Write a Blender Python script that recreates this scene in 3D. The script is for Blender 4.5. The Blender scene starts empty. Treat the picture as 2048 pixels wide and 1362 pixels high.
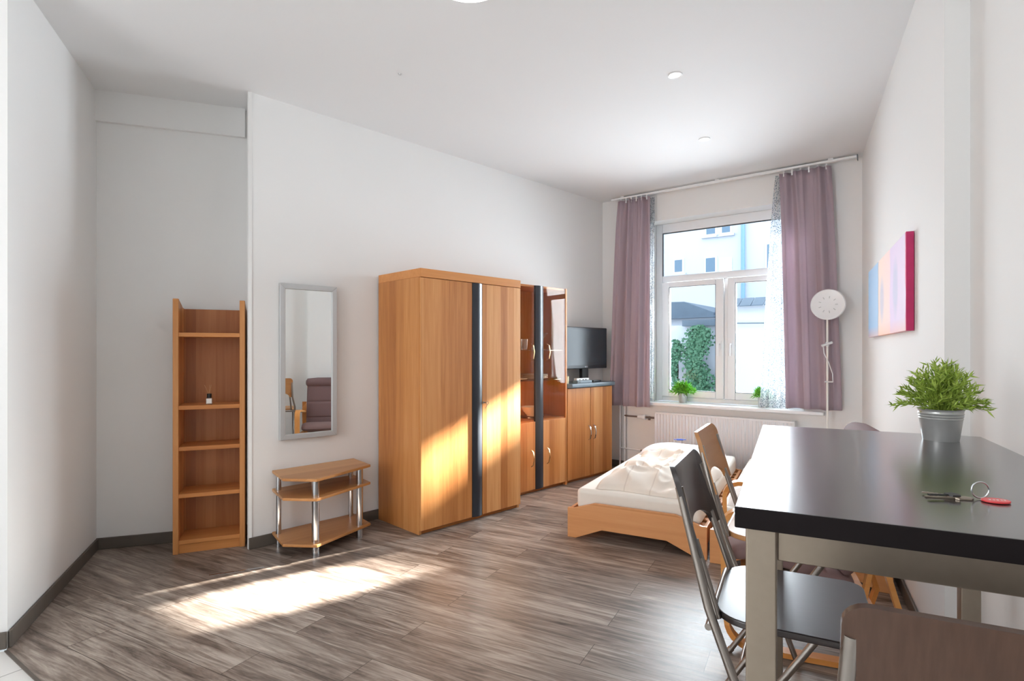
import bpy, bmesh, math, random
from mathutils import Vector, Matrix, noise
random.seed(7)
SC = bpy.context.scene
COL = SC.collection
PI = math.pi

# ------------------------------------------------------------------ camera
cam_d = bpy.data.cameras.new('camera'); cam = bpy.data.objects.new('camera', cam_d); COL.objects.link(cam)
cam_d.sensor_width = 36.0; cam_d.lens = 36.0*1110/2048; cam_d.shift_y = 21/2048; cam_d.clip_start = 0.03; cam_d.clip_end = 300
cam.location = (0, 0, 1.3); cam.rotation_euler = (PI/2, 0, 0)
SC.camera = cam
# ------------------------------------------------------------------ world, sun, exposure
wd = bpy.data.worlds.new('sky'); SC.world = wd; wd.use_nodes = True
bg = wd.node_tree.nodes['Background']; bg.inputs[0].default_value = (0.80, 0.90, 1.0, 1); bg.inputs[1].default_value = 1.9
SUNH = (-0.822, -0.569); SUNT = 0.398
sun_d = bpy.data.lights.new('sun', 'SUN'); sun = bpy.data.objects.new('sun', sun_d); COL.objects.link(sun)
sun_d.energy = 76; sun_d.angle = math.radians(1.4); sun_d.color = (1.0, 0.93, 0.83)
sun.rotation_euler = Vector((SUNH[0], SUNH[1], -SUNT)).to_track_quat('-Z', 'Y').to_euler()
def area(name, loc, target, sx, sy, power, color, shape='RECTANGLE'):
    d = bpy.data.lights.new(name, 'AREA'); o = bpy.data.objects.new(name, d); COL.objects.link(o)
    d.shape = shape; d.size = sx; d.size_y = sy; d.energy = power; d.color = color
    o.location = loc; o.rotation_euler = (Vector(target)-Vector(loc)).to_track_quat('-Z', 'Y').to_euler()
    return o
# daylight of the front window plus a fill lamp added behind the camera
wl = area('window_daylight', (2.25, 5.78, 1.60), (1.0, 4.1, 1.3), 1.3, 1.6, 58, (0.88, 0.95, 1.0)); wl.data.spread = math.radians(125)
area('rear_fill', (-3.2, -0.5, 1.75), (0.4, 2.2, 1.5), 1.8, 1.8, 60, (0.97, 0.98, 1.0))
SC.view_settings.view_transform = 'Standard'; SC.view_settings.look = 'None'
SC.view_settings.gamma = 1; SC.view_settings.use_curve_mapping = False
SC.view_settings.exposure = 0.72
SC.cycles.use_denoising = True
SC.cycles.max_bounces = 10; SC.cycles.diffuse_bounces = 6; SC.cycles.transparent_max_bounces = 24
SC.cycles.sample_clamp_indirect = 6

# ------------------------------------------------------------------ node helpers
def srgb(r, g, b):
    f = lambda c: (c/255/12.92) if c/255 <= 0.04045 else ((c/255+0.055)/1.055)**2.4
    return (f(r), f(g), f(b), 1)
class N:
    def __init__(s, name):
        s.m = bpy.data.materials.new(name); s.m.use_nodes = True; s.t = s.m.node_tree
        s.b = s.t.nodes['Principled BSDF']; s.out = s.t.nodes['Material Output']
    def n(s, k, **kw):
        o = s.t.nodes.new(k)
        for a, v in kw.items(): setattr(o, a, v)
        return o
    def l(s, a, b): s.t.links.new(a, b)
    def math(s, op, a, b=None):
        o = s.n('ShaderNodeMath', operation=op)
        for i, v in enumerate((a, b)):
            if v is None: continue
            if isinstance(v, (int, float)): o.inputs[i].default_value = v
            else: s.l(v, o.inputs[i])
        return o.outputs[0]
    def ramp(s, fac, stops, interp='LINEAR'):
        r = s.n('ShaderNodeValToRGB'); r.color_ramp.interpolation = interp
        e = r.color_ramp.elements
        e[0].position, e[0].color = stops[0]; e[1].position, e[1].color = stops[-1]
        for p, c in stops[1:-1]:
            q = e.new(p); q.color = c
        s.l(fac, r.inputs[0]); return r.outputs[0]
    def mix(s, f, a, b, mode='MIX'):
        o = s.n('ShaderNodeMix', data_type='RGBA', blend_type=mode)
        for i, v in ((0, f), (6, a), (7, b)):
            if isinstance(v, (int, float)): o.inputs[i].default_value = v
            elif isinstance(v, tuple): o.inputs[i].default_value = v
            else: s.l(v, o.inputs[i])
        return o.outputs[2]
    def noise(s, vec, scale, detail=3, rough=0.5, dist=0.0):
        o = s.n('ShaderNodeTexNoise'); o.inputs['Scale'].default_value = scale; o.inputs['Detail'].default_value = detail
        o.inputs['Roughness'].default_value = rough; o.inputs['Distortion'].default_value = dist
        if vec is not None: s.l(vec, o.inputs['Vector'])
        return o.outputs[0]
    def map(s, scale=(1, 1, 1), rot=(0, 0, 0), loc=(0, 0, 0), src=None):
        o = s.n('ShaderNodeMapping'); o.inputs['Scale'].default_value = scale; o.inputs['Rotation'].default_value = rot; o.inputs['Location'].default_value = loc
        if src is None:
            c = s.n('ShaderNodeTexCoord'); src = c.outputs['Object']
        s.l(src, o.inputs[0]); return o.outputs[0]
    def bump(s, h, strength=0.2, dist=0.01):
        o = s.n('ShaderNodeBump'); o.inputs['Strength'].default_value = strength; o.inputs['Distance'].default_value = dist
        s.l(h, o.inputs['Height']); s.l(o.outputs[0], s.b.inputs['Normal'])
    def set(s, col=None, rough=None, metal=None, spec=None, coat=None):
        for k, v in (('Base Color', col), ('Roughness', rough), ('Metallic', metal), ('Specular IOR Level', spec), ('Coat Weight', coat)):
            if v is None: continue
            if isinstance(v, (int, float, tuple)): s.b.inputs[k].default_value = v
            else: s.l(v, s.b.inputs[k])
        return s.m
def plain(name, c, rough=0.5, metal=0.0, spec=0.5, var=0.04, scale=30, bump=0.0):
    k = N(name); v = k.map()
    f = k.noise(v, scale, 2)
    d = tuple(x*(1-var*2) for x in c[:3])+(1,)
    k.set(k.mix(f, d, c), rough, metal, spec)
    if bump: k.bump(k.noise(v, scale*3, 4), bump, 0.002)
    return k.m
def wood(name, c0, c1, c2, strip=0.07, axis='z', rough=0.38, grain=1.0):
    """strip-glued wood: strips across, grain running along axis"""
    k = N(name); tc = k.n('ShaderNodeTexCoord'); sep = k.n('ShaderNodeSeparateXYZ'); k.l(tc.outputs['Object'], sep.inputs[0])
    x, y, z = sep.outputs
    if axis == 'z': across = k.math('ADD', x, k.math('MULTIPLY', y, 0.83)); sc = (28, 28, 1.3)
    elif axis == 'x': across = k.math('ADD', y, k.math('MULTIPLY', z, 0.83)); sc = (1.3, 28, 28)
    else: across = k.math('ADD', x, k.math('MULTIPLY', z, 0.83)); sc = (28, 1.3, 28)
    wn = k.n('ShaderNodeTexWhiteNoise', noise_dimensions='1D'); k.l(k.math('FLOOR', k.math('DIVIDE', across, strip)), wn.inputs['W'])
    off = k.n('ShaderNodeVectorMath', operation='ADD'); k.l(tc.outputs['Object'], off.inputs[0])
    cmb = k.n('ShaderNodeCombineXYZ')
    for i in range(3): k.l(k.math('MULTIPLY', wn.outputs[0], 7.0), cmb.inputs[i])
    k.l(cmb.outputs[0], off.inputs[1])
    g = k.noise(k.map(sc, src=off.outputs[0]), 1.6, 6, 0.6, 0.6)
    g2 = k.noise(k.map(tuple(a*0.28 for a in sc), src=off.outputs[0]), 1.5, 3, 0.5, 0.8)
    f = k.math('ADD', k.math('MULTIPLY', g, 0.45*grain), k.math('ADD', k.math('MULTIPLY', g2, 0.35), k.math('MULTIPLY', wn.outputs[0], 0.34)))
    k.set(k.ramp(f, [(0.28, c0), (0.55, c1), (0.85, c2)]), rough, 0, 0.4)
    k.bump(g, 0.05, 0.001)
    return k.m

M = {}
# walls / ceiling
def paint(name, c, sc=40):
    k = N(name); v = k.map()
    k.set(c, 0.75, 0, 0.25); k.bump(k.noise(v, sc, 6, 0.6), 0.08, 0.003); return k.m
M['wall'] = paint('wall_paint', srgb(231, 231, 230))
M['ceil'] = paint('ceiling_paint', srgb(228, 229, 230))
M['ext_wall'] = paint('facade_render', srgb(190, 196, 206), 3)
M['white'] = plain('white_lacquer', srgb(236, 237, 238), 0.3, var=0.01)
M['pvc'] = plain('white_window_plastic', srgb(232, 234, 236), 0.28, var=0.01)
M['gasket'] = plain('dark_gasket', srgb(60, 62, 66), 0.6)
M['alder'] = wood('alder_wood', srgb(164, 100, 50), srgb(198, 134, 76), srgb(220, 164, 108), 0.075)
M['alder_in'] = wood('alder_back_panel', srgb(140, 82, 42), srgb(164, 102, 56), srgb(184, 124, 74), 0.06)
M['alder_x'] = wood('alder_shelf_wood', srgb(174, 108, 54), srgb(200, 132, 72), srgb(216, 150, 90), 0.4, 'x')
M['beech'] = wood('beech_wood', srgb(204, 138, 84), srgb(222, 158, 104), srgb(232, 176, 124), 0.2, 'x', 0.35, 0.7)
M['bench'] = wood('bench_beech', srgb(168, 114, 62), srgb(190, 136, 82), srgb(206, 156, 102), 0.2, 'x', 0.35, 0.8)
M['bent'] = wood('bentwood_birch', srgb(206, 134, 66), srgb(222, 154, 86), srgb(236, 178, 112), 0.2, 'x', 0.3, 0.6)
M['chairwood'] = wood('chair_beech', srgb(176, 124, 78), srgb(196, 146, 98), srgb(208, 164, 118), 0.3, 'y', 0.45, 0.6)
M['stripblue'] = plain('dark_slate_lacquer', srgb(44, 50, 58), 0.32, var=0.02)
M['slate'] = plain('slate_worktop', srgb(96, 110, 120), 0.3, var=0.03)
M['chrome'] = plain('chrome', srgb(205, 208, 212), 0.12, 1.0, var=0.01)
M['steel'] = plain('brushed_steel', srgb(162, 150, 136), 0.42, 1.0, var=0.05, scale=60)
M['chairsteel'] = plain('satin_grey_tube', srgb(168, 162, 156), 0.28, 1.0, var=0.02)
M['brass'] = plain('champagne_handle', srgb(208, 176, 130), 0.3, 1.0, var=0.02)
M['black'] = plain('black_plastic', srgb(22, 22, 24), 0.4)
M['screen'] = plain('tv_screen', srgb(62, 70, 76), 0.25, var=0.0)
M['bezel'] = plain('tv_bezel', srgb(54, 58, 62), 0.3)
M['silverframe'] = plain('mirror_frame_silver', srgb(196, 198, 199), 0.35, 0.35, var=0.02)
k = N('mirror_glass'); M['mirror'] = k.set(srgb(238, 241, 240), 0.0, 1.0)
M['base'] = plain('baseboard_grey_brown', srgb(98, 90, 82), 0.5, var=0.12, scale=14)
M['sheet'] = plain('bed_sheet', srgb(240, 234, 224), 0.8, var=0.02, bump=0.1)
M['fabric'] = plain('armchair_mauve_fabric', srgb(124, 98, 98), 0.8, var=0.05, scale=200, bump=0.3)
M['seatfab'] = plain('armchair_seat_fabric', srgb(138, 112, 110), 0.8, var=0.06, scale=200, bump=0.3)
M['porcelain'] = plain('porcelain', srgb(240, 238, 232), 0.15, var=0.01)
M['zinc'] = plain('zinc_pot', srgb(196, 197, 196), 0.35, 0.55, var=0.10, scale=26)
M['soil'] = plain('soil', srgb(60, 46, 34), 0.9, var=0.2, bump=0.5)
M['red'] = plain('red_tag', srgb(226, 70, 74), 0.35, var=0.02)
M['blue'] = plain('blue_wrapper', srgb(40, 84, 190), 0.4)
M['yellow'] = plain('cream_mug', srgb(236, 228, 190), 0.3)
M['pipe'] = plain('bare_dark_pipe', srgb(110, 92, 84), 0.5)
M['tile'] = None
# laminate floor
def floor_mat():
    k = N('grey_brown_plank_floor'); tc = k.n('ShaderNodeTexCoord')
    v = k.map(rot=(0, 0, math.radians(28)), loc=(0.37, 0.06, 0), src=tc.outputs['Object'])
    br = k.n('ShaderNodeTexBrick'); k.l(v, br.inputs['Vector']); br.offset = 0.37
    br.inputs['Scale'].default_value = 1; br.inputs['Brick Width'].default_value = 1.25; br.inputs['Row Height'].default_value = 0.185
    br.inputs['Mortar Size'].default_value = 0.0012; br.inputs['Mortar Smooth'].default_value = 0.1
    br.inputs['Color1'].default_value = (0, 0, 0, 1); br.inputs['Color2'].default_value = (1, 1, 1, 1); br.inputs['Mortar'].default_value = (0.5, 0.5, 0.5, 1)
    add = k.n('ShaderNodeVectorMath', operation='MULTIPLY_ADD')
    k.l(br.outputs['Color'], add.inputs[0]); add.inputs[1].default_value = (5.3, 9.1, 3.7); k.l(v, add.inputs[2])
    g1 = k.noise(k.map((1.1, 14, 1), src=add.outputs[0]), 2.2, 8, 0.68, 1.2)
    g2 = k.noise(k.map((0.9, 5, 1), src=add.outputs[0]), 1.6, 4, 0.55, 1.6)
    g3 = k.noise(k.map((3, 60, 1), src=add.outputs[0]), 2.0, 4, 0.6, 0.4)
    f = k.math('ADD', k.math('MULTIPLY', g1, 0.55), k.math('ADD', k.math('MULTIPLY', g2, 0.35), k.math('MULTIPLY', g3, 0.18)))
    f = k.math('ADD', f, k.math('MULTIPLY', br.outputs['Color'], 0.07))
    c = k.ramp(f, [(0.38, srgb(48, 40, 36)), (0.475, srgb(92, 80, 72)), (0.57, srgb(132, 118, 108)), (0.71, srgb(180, 168, 157))])
    c = k.mix(br.outputs['Fac'], c, srgb(52, 44, 38))
    k.set(c, k.math('ADD', k.math('MULTIPLY', g1, 0.18), 0.28), 0, 0.42)
    k.bump(f, 0.12, 0.002)
    return k.m
M['floor'] = floor_mat()
def tile_mat():
    k = N('white_floor_tile'); v = k.map(rot=(0, 0, math.radians(34)), loc=(0.05, 0.12, 0))
    br = k.n('ShaderNodeTexBrick'); k.l(v, br.inputs['Vector']); br.offset = 0
    br.inputs['Scale'].default_value = 1; br.inputs['Brick Width'].default_value = 0.32; br.inputs['Row Height'].default_value = 0.32
    br.inputs['Mortar Size'].default_value = 0.003
    br.inputs['Color1'].default_value = srgb(222, 220, 216); br.inputs['Color2'].default_value = srgb(216, 214, 210); br.inputs['Mortar'].default_value = srgb(150, 148, 144)
    return k.set(br.outputs['Color'], 0.3)
M['tile'] = tile_mat()
def dark_top():
    k = N('black_brown_ash_veneer'); v = k.map()
    w = k.n('ShaderNodeTexWave', wave_type='BANDS', bands_direction='Y'); k.l(k.map((0.5, 1, 1)), w.inputs['Vector'])
    w.inputs['Scale'].default_value = 9; w.inputs['Distortion'].default_value = 9; w.inputs['Detail'].default_value = 3; w.inputs['Detail Scale'].default_value = 0.9
    g = k.noise(k.map((6, 90, 1)), 2, 4, 0.6)
    k.set(k.mix(g, srgb(24, 19, 19), srgb(36, 29, 28)), 0.24, 0, 0.8, 0.6); k.b.inputs['Coat Roughness'].default_value = 0.2
    k.bump(k.math('ADD', w.outputs[0], k.math('MULTIPLY', g, 0.4)), 0.07, 0.0006)
    return k.m
M['darktop'] = dark_top()
M['darkedge'] = plain('matt_black_edge_band', srgb(26, 21, 22), 0.75, 0, 0.15, var=0.08)
def dark_ply():
    k = N('dark_brown_lacquered_ply'); g = k.noise(k.map((8, 60, 8)), 2, 4)
    k.set(k.mix(g, srgb(32, 27, 28), srgb(46, 38, 37)), 0.3, 0, 0.8); return k.m
M['darkply'] = dark_ply()
def brown_ply():
    k = N('brown_lacquered_ply'); g = k.noise(k.map((8, 60, 8)), 2, 4)
    k.set(k.mix(g, srgb(64, 44, 34), srgb(88, 64, 50)), 0.27, 0, 0.5); return k.m
M['brownply'] = brown_ply()
def curtain_mat():
    k = N('mauve_curtain_fabric'); v = k.map()
    g = k.noise(k.map((300, 300, 300)), 2, 2)
    c = k.mix(g, srgb(186, 168, 178), srgb(202, 186, 194))
    k.set(c, 0.7, 0, 0.3)
    tr = k.n('ShaderNodeBsdfTranslucent'); k.l(c, tr.inputs[0])
    mx = k.n('ShaderNodeMixShader'); mx.inputs[0].default_value = 0.35
    k.l(k.b.outputs[0], mx.inputs[1]); k.l(tr.outputs[0], mx.inputs[2]); k.l(mx.outputs[0], k.out.inputs[0])
    k.bump(g, 0.15, 0.001); return k.m
M['curtain'] = curtain_mat()
def sheer_mat():
    k = N('dotted_sheer_fabric')
    vo = k.n('ShaderNodeTexVoronoi'); vo.inputs['Scale'].default_value = 75; k.l(k.map(), vo.inputs['Vector'])
    dots = k.math('LESS_THAN', vo.outputs['Distance'], 0.42)
    d = k.n('ShaderNodeBsdfDiffuse'); t = k.n('ShaderNodeBsdfTranslucent')
    c = k.mix(dots, srgb(226, 231, 235), srgb(104, 116, 124)); k.l(c, d.inputs[0]); k.l(c, t.inputs[0])
    m1 = k.n('ShaderNodeMixShader'); m1.inputs[0].default_value = 0.5; k.l(d.outputs[0], m1.inputs[1]); k.l(t.outputs[0], m1.inputs[2])
    tp = k.n('ShaderNodeBsdfTransparent'); m2 = k.n('ShaderNodeMixShader')
    k.l(k.math('ADD', k.math('MULTIPLY', dots, 0.45), 0.45), m2.inputs[0])
    k.l(tp.outputs[0], m2.inputs[1]); k.l(m1.outputs[0], m2.inputs[2]); k.l(m2.outputs[0], k.out.inputs[0]); return k.m
M['sheer'] = sheer_mat()
def glass_mat(name, tint=(1, 1, 1, 1), refl=0.08, rough=0.0):
    k = N(name); tp = k.n('ShaderNodeBsdfTransparent'); tp.inputs[0].default_value = tint
    gl = k.n('ShaderNodeBsdfGlossy'); gl.inputs['Roughness'].default_value = rough
    lw = k.n('ShaderNodeLayerWeight'); lw.inputs[0].default_value = 0.12
    mx = k.n('ShaderNodeMixShader'); k.l(k.math('ADD', k.math('MULTIPLY', lw.outputs['Fresnel'], 0.5), refl), mx.inputs[0])
    k.l(tp.outputs[0], mx.inputs[1]); k.l(gl.outputs[0], mx.inputs[2]); k.l(mx.outputs[0], k.out.inputs[0]); return k.m
M['pane'] = glass_mat('window_glass', (0.97, 0.99, 1, 1), 0.0)
M['cabglass'] = glass_mat('cabinet_door_glass', (0.93, 0.87, 0.80, 1), 0.03)
M['glassware'] = glass_mat('clear_glassware', (0.97, 0.98, 0.99, 1), 0.22)
def duvet_mat(name, c, line, ax):
    k = N(name); sep = k.n('ShaderNodeSeparateXYZ'); tc = k.n('ShaderNodeTexCoord'); k.l(tc.outputs['Object'], sep.inputs[0])
    s_ = k.math('FRACT', k.math('MULTIPLY', sep.outputs[ax], 5.5))
    m_ = k.math('LESS_THAN', s_, 0.05)
    k.set(k.mix(m_, c, line), 0.85, 0, 0.2); k.bump(k.noise(k.map(), 120, 3), 0.08, 0.002); return k.m
M['duvet'] = duvet_mat('beige_white_duvet_cover', srgb(236, 226, 214), srgb(222, 210, 198), 0)
M['duvet2'] = duvet_mat('white_striped_duvet_cover', srgb(242, 238, 234), srgb(178, 150, 138), 0)
M['pillow'] = plain('white_pillow_case', srgb(243, 243, 245), 0.85, var=0.01, bump=0.1)
def leaf_mat(name, a, b):
    k = N(name); f = k.noise(k.map((30, 30, 30)), 1.5, 2)
    oi = k.n('ShaderNodeObjectInfo')
    k.set(k.mix(f, a, b), 0.45, 0, 0.4); return k.m
M['leaf'] = leaf_mat('bamboo_grass_leaf', srgb(94, 132, 38), srgb(190, 208, 96))
M['leaf2'] = leaf_mat('small_pot_leaf', srgb(72, 140, 30), srgb(132, 200, 60))
M['ivy'] = leaf_mat('ivy_leaf', srgb(40, 84, 62), srgb(88, 134, 104))
def picture_mat():
    k = N('abstract_canvas_paint'); tc = k.n('ShaderNodeTexCoord'); sep = k.n('ShaderNodeSeparateXYZ'); k.l(tc.outputs['Object'], sep.inputs[0])
    wob = k.noise(k.map((2, 2, 2)), 3, 3)
    x = k.math('ADD', sep.outputs[0], k.math('MULTIPLY', k.math('SUBTRACT', wob, 0.5), 0.05))
    u = k.math('DIVIDE', x, 1.58)
    c = k.ramp(u, [(0.0, srgb(150, 186, 222)), (0.34, srgb(158, 192, 226)), (0.35, srgb(120, 130, 150)), (0.36, srgb(238, 208, 190)), (0.66, srgb(236, 200, 196)), (0.68, srgb(214, 190, 222)), (0.985, srgb(222, 204, 228)), (0.99, srgb(206, 40, 104))])
    # soft blue-grey strokes
    for cx, cz, rx, rz in ((0.72, 0.22, 0.10, 0.13), (1.25, 0.24, 0.09, 0.15)):
        dx = k.math('DIVIDE', k.math('SUBTRACT', x, cx), rx); dz = k.math('DIVIDE', k.math('SUBTRACT', sep.outputs[2], cz), rz)
        d = k.math('SQRT', k.math('ADD', k.math('MULTIPLY', dx, dx), k.math('MULTIPLY', dz, dz)))
        mr = k.n('ShaderNodeMapRange'); mr.inputs[1].default_value = 0.6; mr.inputs[2].default_value = 1.25; mr.inputs[3].default_value = 0.65; mr.inputs[4].default_value = 0.0
        k.l(d, mr.inputs[0]); c = k.mix(mr.outputs[0], c, srgb(172, 178, 204))
    # orange lower rim streak
    low = k.n('ShaderNodeMapRange'); low.inputs[1].default_value = 0.0; low.inputs[2].default_value = 0.07; low.inputs[3].default_value = 0.5; low.inputs[4].default_value = 0
    k.l(sep.outputs[2], low.inputs[0]); c = k.mix(low.outputs[0], c, srgb(240, 170, 130))
    k.set(c, 0.7); return k.m
M['picture'] = picture_mat()
M['magenta'] = plain('magenta_canvas_edge', srgb(206, 44, 108), 0.6, var=0.15, scale=18)
def emit(name, c, s):
    k = N(name); k.b.inputs['Emission Color'].default_value = c; k.b.inputs['Emission Strength'].default_value = s; k.set(c, 0.4); return k.m
M['bulb'] = emit('downlight_lens', (1, 0.97, 0.9, 1), 2.2)
M['lampglow'] = emit('ceiling_lamp_diffuser', (1, 0.98, 0.95, 1), 1.6)
M['roof'] = plain('slate_roof', srgb(92, 108, 124), 0.6, var=0.1, scale=6)
M['extglass'] = plain('far_window_glass', srgb(96, 122, 144), 0.2)
M['downpipe'] = plain('zinc_downpipe', srgb(120, 160, 200), 0.4)
M['gravel'] = plain('courtyard_ground', srgb(150, 148, 144), 0.9, var=0.2)
M['radiator'] = plain('radiator_enamel', srgb(228, 228, 230), 0.35, var=0.01)

# ------------------------------------------------------------------ mesh helpers
class B:
    def __init__(s): s.bm = bmesh.new()
    def box(s, x0, x1, y0, y1, z0, z1):
        v = [s.bm.verts.new((x, y, z)) for z in (z0, z1) for x, y in ((x0, y0), (x1, y0), (x1, y1), (x0, y1))]
        for f in ((3, 2, 1, 0), (4, 5, 6, 7), (0, 1, 5, 4), (1, 2, 6, 5), (2, 3, 7, 6), (3, 0, 4, 7)): s.bm.faces.new([v[i] for i in f])
        return s
    def prism(s, poly, z0, z1, axis='z'):
        mp = {'z': lambda a, b, c: (a, b, c), 'y': lambda a, b, c: (a, c, b), 'x': lambda a, b, c: (c, a, b)}[axis]
        lo = [s.bm.verts.new(mp(p[0], p[1], z0)) for p in poly]; hi = [s.bm.verts.new(mp(p[0], p[1], z1)) for p in poly]
        s.bm.faces.new(lo[::-1]); s.bm.faces.new(hi)
        n = len(poly)
        for i in range(n): s.bm.faces.new((lo[i], lo[(i+1) % n], hi[(i+1) % n], hi[i]))
        return s
    def tube(s, pts, r, seg=12, cap=True, ry=None):
        pts = [Vector(p) for p in pts]; n = len(pts); rings = []
        rr = r if isinstance(r, (list, tuple)) else [r]*n
        up0 = Vector((0, 0, 1))
        prev = None
        for i, p in enumerate(pts):
            d = (pts[min(i+1, n-1)]-pts[max(i-1, 0)]).normalized()
            if prev is None:
                a = d.orthogonal().normalized() if abs(d.z) > 0.95 else d.cross(up0).normalized()
            else:
                a = (prev - d*prev.dot(d)).normalized()
            prev = a; b = d.cross(a)
            rings.append([s.bm.verts.new(p+a*math.cos(2*PI*k/seg)*rr[i]+b*math.sin(2*PI*k/seg)*(rr[i] if ry is None else ry)) for k in range(seg)])
        for i in range(n-1):
            for k in range(seg): s.bm.faces.new((rings[i][k], rings[i][(k+1) % seg], rings[i+1][(k+1) % seg], rings[i+1][k]))
        if cap: s.bm.faces.new(rings[0][::-1]); s.bm.faces.new(rings[-1])
        return s
    def lathe(s, prof, seg=32, c=(0, 0, 0)):
        rings = []
        for r, z in prof:
            if r < 1e-6: rings.append([s.bm.verts.new((c[0], c[1], c[2]+z))])
            else: rings.append([s.bm.verts.new((c[0]+r*math.cos(2*PI*k/seg), c[1]+r*math.sin(2*PI*k/seg), c[2]+z)) for k in range(seg)])
        for a, b in zip(rings, rings[1:]):
            for k in range(seg):
                q = []
                for v in ((a[k % len(a)]), (a[(k+1) % len(a)]), (b[(k+1) % len(b)]), (b[k % len(b)])):
                    if v not in q: q.append(v)
                if len(q) > 2: s.bm.faces.new(q)
        return s
    def grid(s, fn, nu, nv, close=False):
        g = [[s.bm.verts.new(fn(i/nu, j/nv)) for j in range(nv+1)] for i in range(nu+1)]
        for i in range(nu):
            for j in range(nv): s.bm.faces.new((g[i][j], g[i+1][j], g[i+1][j+1], g[i][j+1]))
        return s
    def strap(s, pts, w, t, axis=(0, 1, 0)):
        """bent laminated strap: centre line pts, width w along axis, thickness t"""
        ax = Vector(axis); pts = [Vector(p) for p in pts]; n = len(pts); rings = []
        for i, p in enumerate(pts):
            d = (pts[min(i+1, n-1)]-pts[max(i-1, 0)]).normalized(); nn = d.cross(ax).normalized()
            rings.append([s.bm.verts.new(p+ax*(w/2*a)+nn*(t/2*b)) for a, b in ((-1, -1), (1, -1), (1, 1), (-1, 1))])
        for i in range(n-1):
            for k in range(4): s.bm.faces.new((rings[i][k], rings[i][(k+1) % 4], rings[i+1][(k+1) % 4], rings[i+1][k]))
        s.bm.faces.new(rings[0][::-1]); s.bm.faces.new(rings[-1]); return s
    def make(s, name, mat, parent=None, smooth=False, bevel=0.0, seg=2, sub=0, solid=0):
        bmesh.ops.recalc_face_normals(s.bm, faces=s.bm.faces[:])
        me = bpy.data.meshes.new(name); s.bm.to_mesh(me); s.bm.free()
        o = bpy.data.objects.new(name, me); COL.objects.link(o); me.materials.append(mat)
        if smooth:
            for p in me.polygons: p.use_smooth = True
        if solid:
            md = o.modifiers.new('solid', 'SOLIDIFY'); md.thickness = solid; md.offset = 0
        if bevel:
            md = o.modifiers.new('bevel', 'BEVEL'); md.width = bevel; md.segments = seg; md.limit_method = 'ANGLE'; md.angle_limit = 0.6
            for p in me.polygons: p.use_smooth = True
            w = o.modifiers.new('wn', 'WEIGHTED_NORMAL')
        elif smooth:
            if hasattr(me, 'set_sharp_from_angle'): me.set_sharp_from_angle(angle=0.8)
        if sub:
            md = o.modifiers.new('sub', 'SUBSURF'); md.levels = sub; md.render_levels = sub
        if parent: o.parent = parent
        return o
def arc(cx, cz, r, a0, a1, n): return [(cx+r*math.cos(math.radians(a0+(a1-a0)*i/n)), cz+r*math.sin(math.radians(a0+(a1-a0)*i/n))) for i in range(n+1)]
def thing(name, label, cat, loc=(0, 0, 0), rz=0.0, group=None):
    o = bpy.data.objects.new(name, None); COL.objects.link(o); o.empty_display_size = 0.05
    o.location = loc; o.rotation_euler = (0, 0, rz); o['label'] = label; o['category'] = cat
    if group: o['group'] = group
    return o
def tag(o, label, cat, group=None, loc=None, rz=None):
    o['label'] = label; o['category'] = cat
    if group: o['group'] = group
    if loc: o.location = loc
    if rz is not None: o.rotation_euler = (0, 0, rz)
    return o
def struct(o): o['kind'] = 'structure'; return o
def dup(root, loc=None, rz=None, label=None, group=None):
    r = root.copy(); COL.objects.link(r)
    if loc: r.location = loc
    if rz is not None: r.rotation_euler = (0, 0, rz)
    if label: r['label'] = label
    if group: r['group'] = group
    for ch in list(root.children):
        c = ch.copy(); COL.objects.link(c); c.parent = r
        for g in ch.children:
            d = g.copy(); COL.objects.link(d); d.parent = c
    return r

# ------------------------------------------------------------------ plan of the room (metres)
HC = 3.0
C0 = Vector((-1.726, 3.635)); W0 = Vector((1.038, 6.367)); R0 = Vector((3.06, 4.85))
Lv = (W0-C0).normalized(); Wv = (R0-W0).normalized(); Uv = Vector((0.4555, 0.8902))
A0 = Vector((-2.722, 3.635)); B0 = Vector((-2.208, 2.429)); K0 = Vector((-1.845, 3.935))
P1 = Vector((1.684, 2.161)); P2 = Vector((1.754, 2.125)); Q0 = P2-Uv*4.3
RL = math.atan2(Lv.y, Lv.x); RW = math.atan2(Wv.y, Wv.x); RR = math.atan2(-Uv.y, -Uv.x)
def onleft(a, out, z=0): p = C0+Lv*a+Vector((Lv.y, -Lv.x))*out; return (p.x, p.y, z)
def onwin(t, off, z=0): p = W0+Wv*t+Vector((-Wv.y, Wv.x))*off; return (p.x, p.y, z)
def wall_seg(name, a, b, th=0.15, z0=0, z1=HC, mat='wall', ext0=0, ext1=0):
    """wall from a to b; the room lies to the right hand of a->b, thickness goes to the left"""
    d = (b-a); L = d.length; rz = math.atan2(d.y, d.x)
    o = struct(B().box(-ext0, L+ext1, 0, th, z0, z1).make(name, M[mat])); o.location = (a.x, a.y, 0); o.rotation_euler = (0, 0, rz); return o
def baseboard(name, a, b, x0=0, x1=None, h=0.075):
    d = (b-a); L = d.length; rz = math.atan2(d.y, d.x)
    o = struct(B().box(x0, L if x1 is None else x1, -0.014, -0.001, 0.0, h).make(name, M['base'], bevel=0.004)); o.location = (a.x, a.y, 0); o.rotation_euler = (0, 0, rz); return o
wall_seg('wall_left', C0, W0, 0.02, ext1=0.1)
wall_seg('wall_alcove', A0, K0+Vector((0.0, 0.0)), 0.12, ext1=0.3)
wall_seg('wall_alcove_side', K0, C0, 0.02)
wall_seg('wall_far_left', B0, A0, 0.12, ext1=0.12)
Bs = B0+Vector((-0.92, -0.392))*1.3
wall_seg('wall_kitchen', Bs, B0-Vector((0.92, 0.392))*0.12, 0.1)
Bb = Vector((Bs.x-0.1, -1.6))
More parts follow.
